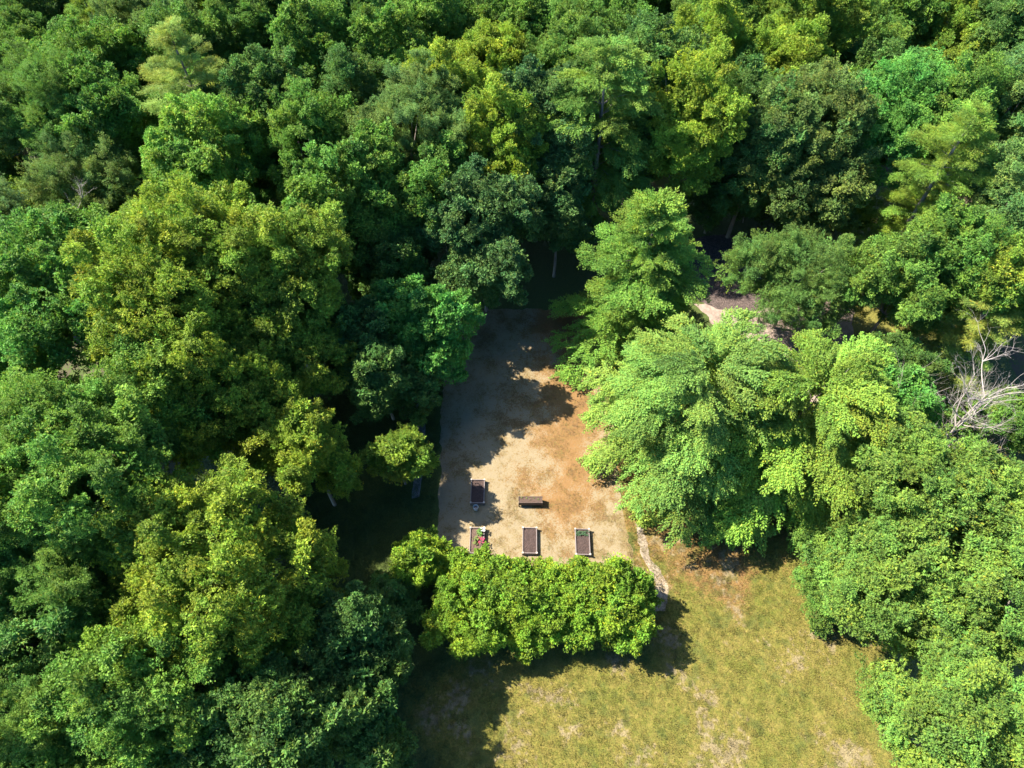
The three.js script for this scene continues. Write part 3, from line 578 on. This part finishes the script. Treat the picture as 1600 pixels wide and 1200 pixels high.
// tall planter trough, standing across
{
  const t = thing('planter_trough', 'tall dark wooden planter trough standing crosswise alone in the middle of the sandy pad', 'planter', 1.34, 0.008, -23.0);
  const w = 1.74, d = 0.56, h = 0.62, long = new RoundedBoxGeometry(w - 0.13, 0.125, 0.035, 1, 0.006), short = new RoundedBoxGeometry(0.035, 0.125, d - 0.13, 1, 0.006), leg = new RoundedBoxGeometry(0.075, h, 0.075, 1, 0.008);
  for (const s of [-1, 1]) {
    for (let k = 0; k < 3; k++) {
      part('long_board', long, darkBoardMat, t).position.set(0, h - 0.075 - k * 0.132, s * (d / 2 - 0.0375));
      part('end_board', short, darkBoardMat, t).position.set(s * (w / 2 - 0.0375), h - 0.075 - k * 0.132, 0);
    }
    for (const e of [-1, 1]) part('leg', leg, darkBoardMat, t).position.set(s * (w / 2 - 0.0375), h / 2, e * (d / 2 - 0.0375));
  }
  part('bottom_shelf', new RoundedBoxGeometry(w - 0.16, 0.03, d - 0.16, 1, 0.006), darkBoardMat, t).position.y = 0.14;
  part('floor_board', new RoundedBoxGeometry(w - 0.12, 0.03, d - 0.12, 1, 0.006), darkBoardMat, t).position.y = h - 0.42;
  soil(w - 0.12, d - 0.12, h - 0.05, 6, soilChips, t);
}
// white bucket
{
  const t = thing('bucket', 'white plastic bucket standing at the near end of the half-shaded raised bed', 'bucket', -2.62, 0.008, -22.55);
  const plastic = new THREE.MeshStandardMaterial({ color: new THREE.Color().setRGB(0.5, 0.53, 0.54), roughness: 0.45, side: THREE.DoubleSide });
  const prof = [[0, 0.0], [0.145, 0.0], [0.155, 0.01], [0.185, 0.36], [0.2, 0.36], [0.2, 0.375], [0.178, 0.375], [0.15, 0.03], [0, 0.03]].map(([a, b]) => new THREE.Vector2(a, b));
  part('pail', new THREE.LatheGeometry(prof, 28), plastic, t);
  const ring = new THREE.TorusGeometry(0.192, 0.008, 6, 28); ring.rotateX(Math.PI / 2); part('rim_band', ring, plastic, t).position.y = 0.32;
  const wire = new THREE.TorusGeometry(0.195, 0.004, 5, 24, Math.PI); wire.rotateX(-1.2); part('handle', wire, new THREE.MeshStandardMaterial({ color: 0x77797b, metalness: 0.8, roughness: 0.4 }), t).position.y = 0.34;
  const water = new THREE.CircleGeometry(0.165, 24); water.rotateX(-Math.PI / 2);
  part('water', water, new THREE.MeshStandardMaterial({ color: new THREE.Color().setRGB(0.03, 0.035, 0.04), roughness: 0.08 }), t).position.y = 0.22;
}
// plants in the beds
function bladeLeaf(L, W) {
  const g = new THREE.BufferGeometry(), P = [[0, 0, 0], [W * 0.5, 0.25 * L, 0.1 * L], [0, 0.2 * L, 0.12 * L], [-W * 0.5, 0.25 * L, 0.1 * L], [W * 0.42, 0.36 * L, 0.6 * L], [0, 0.31 * L, 0.62 * L], [-W * 0.42, 0.36 * L, 0.6 * L], [0, 0.25 * L, L]];
  g.setAttribute('position', new THREE.Float32BufferAttribute(P.flat(), 3)); g.setIndex([0, 1, 2, 0, 2, 3, 1, 4, 5, 1, 5, 2, 2, 5, 6, 2, 6, 3, 4, 7, 5, 5, 7, 6]); g.computeVertexNormals(); return g;
}
const BIG_LEAF = bladeLeaf(0.2, 0.12), SMALL_LEAF = bladeLeaf(0.09, 0.05), PETAL = bladeLeaf(0.075, 0.06);
function leafy(c) { return new THREE.MeshPhysicalMaterial({ color: new THREE.Color().setRGB(...c), roughness: 1, transmission: 0.25, thickness: 0, side: THREE.DoubleSide }); }
const leafBright = leafy([0.08, 0.17, 0.022]), leafOlive = leafy([0.12, 0.15, 0.03]), leafDeep = leafy([0.03, 0.075, 0.025]), petalPink = leafy([0.30, 0.022, 0.085]), petalRed = leafy([0.22, 0.04, 0.02]), petalWhite = leafy([0.45, 0.45, 0.42]);
function plant(name, label, category, x, y, z, n, leaf, material, seed, scale, spread, flowers) {
  const t = thing(name, label, category, x, y, z, 0, name === 'seedling' ? 'seedlings in the rightmost bed' : undefined), r = rng(seed);
  part('stem', limb([V(0, -0.05, 0), V(0.01, spread * 0.5, 0), V(0, spread, 0.01)], 0.012, 0.005, 5, 3), leafDeep, t);
  for (let i = 0; i < n; i++) { const m = part('leaf', leaf, material, t), k = i / n; m.position.set((r() - 0.5) * spread, r() * spread * 0.9, (r() - 0.5) * spread); m.rotation.set((r() - 0.4) * 0.9, i * 2.4, 0, 'YXZ'); m.scale.setScalar(scale * (0.7 + 0.6 * r())); }
  for (let i = 0; flowers && i < flowers.n; i++) {
    const cx = (r() - 0.5) * spread * 1.3, cz = (r() - 0.5) * spread * 1.3, cy = spread * (0.8 + 0.4 * r());
    for (let k = 0; k < 5; k++) { const m = part('petal', PETAL, flowers.m[i % flowers.m.length], t); m.position.set(cx, cy, cz); m.rotation.set(-0.1, k * 1.257 + i, 0, 'YXZ'); m.scale.setScalar(flowers.s); }
  }
}
const SY = 0.25;
plant('leafy_plant', 'bright green broad-leaved plant at the far end of the flower bed', 'plant', -2.3, SY, -20.55, 30, BIG_LEAF, leafBright, 1, 0.85, 0.28);
plant('leafy_plant', 'olive green plant at the middle left of the flower bed', 'plant', -2.52, SY, -20.05, 26, BIG_LEAF, leafOlive, 2, 0.75, 0.26);
plant('leafy_plant', 'pale yellowish plant nearest the wood chips in the flower bed', 'plant', -2.55, SY, -19.8, 16, BIG_LEAF, leafOlive, 3, 0.6, 0.2);
plant('flowering_plant', 'crimson and pink flowering plant at the right side of the flower bed', 'flower', -2.12, SY, -19.88, 16, SMALL_LEAF, leafDeep, 4, 1.2, 0.34, { n: 18, m: [petalPink, petalPink, petalRed], s: 0.9 });
plant('flowering_plant', 'white flowering plant in the far right corner of the flower bed', 'flower', -2.08, SY, -20.72, 12, SMALL_LEAF, leafDeep, 5, 1.2, 0.24, { n: 9, m: [petalWhite], s: 1.1 });
{
  const r = rng(5);
  for (let i = 0; i < 14; i++) plant('seedling', ORDINAL[i % 7] + ' dark green seedling from the left in the ' + (i < 7 ? 'far' : 'near') + ' row of the rightmost bed', 'plant', 4.93 + (i % 7 - 3) * 0.125 + (r() - 0.5) * 0.05, SY, -20.62 + Math.floor(i / 7) * 0.19 + (r() - 0.5) * 0.06, 8, SMALL_LEAF, leafDeep, 30 + i, 1.1, 0.1);
  for (let i = 0; i < 5; i++) plant('weed', ORDINAL[i] + ' small green weed from the left in the planter trough', 'plant', 0.7 + i * 0.3 + (r() - 0.5) * 0.1, 0.575, -23.1 + (r() - 0.5) * 0.2, 5, SMALL_LEAF, leafOlive, 60 + i, 0.8, 0.06);
}
for (const o of scene.children) if (o.name.startsWith('weed')) o.userData.group = 'weeds in the planter trough';

// ---------------------------------------------------------------- grass, chips and litter that nobody could count
function scatter(name, label, category, geometry, material, count, seed, place) {
  const r = rng(seed), o = new THREE.InstancedMesh(geometry, material, count), M = new THREE.Matrix4(), q = new THREE.Quaternion(), c = new Float32Array(count * 3);
  let n = 0;
  for (let tries = 0; n < count && tries < count * 6; tries++) {
    const got = place(r); if (!got) continue;
    const [x, y, z, s, col, tilt] = got; q.setFromEuler(new THREE.Euler((r() - 0.5) * tilt, r() * 6.283, (r() - 0.5) * tilt));
    M.compose(V(x, y, z), q, V(s, s * (0.7 + 0.6 * r()), s)); M.toArray(o.instanceMatrix.array, n * 16); c.set(col, n * 3); n++;
  }
  o.count = n; o.instanceColor = new THREE.InstancedBufferAttribute(c, 3); o.name = name; o.userData = { kind: 'stuff', label, category }; shade(o); scene.add(o); total += n;
}
const TUFT_G = new THREE.BufferGeometry();
TUFT_G.setAttribute('position', new THREE.Float32BufferAttribute(sprig(900, 14, (r) => { const a = r() * 6.283, d = Math.sqrt(r()) * 0.11; return { at: V(Math.cos(a) * d, 0, Math.sin(a) * d), dir: V((r() - 0.5) * 1.3, 0.8, (r() - 0.5) * 1.3), roll: r() * 6 }; }, 0.07, 0.012, 0.1), 3));
TUFT_G.computeVertexNormals();
const tuftMat = new THREE.MeshStandardMaterial({ color: 0xffffff, roughness: 0.9, side: THREE.DoubleSide });
const inPad = (x, z) => x > -5.6 && x < 8.1 && z > -42.2 && z < -17.5;
scatter('grass', 'short dry and green grass blades of the lawn', 'grass', TUFT_G, tuftMat, 45000, 41, (r) => {
  const x = -16 + r() * 40, z = -34 + r() * 32; if (inPad(x, z)) return null;
  const c = [0, 0, 0]; lawnColor(x, z, c); const k = 0.55 + 0.95 * r(); return [x, 0.004, z, 1 + 0.9 * r(), [c[0] * k, c[1] * k, c[2] * k], 0.5];
});
scatter('dry_tufts', 'thin dry tufts scattered on the sandy pad', 'dry grass', TUFT_G, tuftMat, 9000, 43, (r) => {
  const x = -5.4 + r() * 13.3, z = -42 + r() * 24.2; if (fbm(x * 1.1 + 12, z * 1.1, 3) + 0.12 * smoothstep(x, -2, 4) < 0.5 + 0.25 * r()) return null;
  const k = 0.6 + 0.6 * r(), g = r(); return [x, 0.008, z, 0.4 + 0.5 * r(), [0.15 * k, (0.135 + 0.03 * g) * k * 0.8, 0.04 * k], 0.6];
});
const CHIP_G = new THREE.BoxGeometry(0.09, 0.018, 0.04);
scatter('wood_chips', 'dark wood chips covering the mulch circle', 'mulch', CHIP_G, tuftMat, 14000, 45, (r) => {
  const a = r() * 6.283, d = Math.sqrt(r()); const k = 0.5 + 0.9 * r(); return [20.6 + Math.cos(a) * d * 5.2, 0.022, -47.2 + Math.sin(a) * d * 5.1, 0.7 + 0.8 * r(), [0.095 * k, 0.068 * k, 0.06 * k], 0.7];
});

console.log('instances', total);
renderer.render(scene, camera);
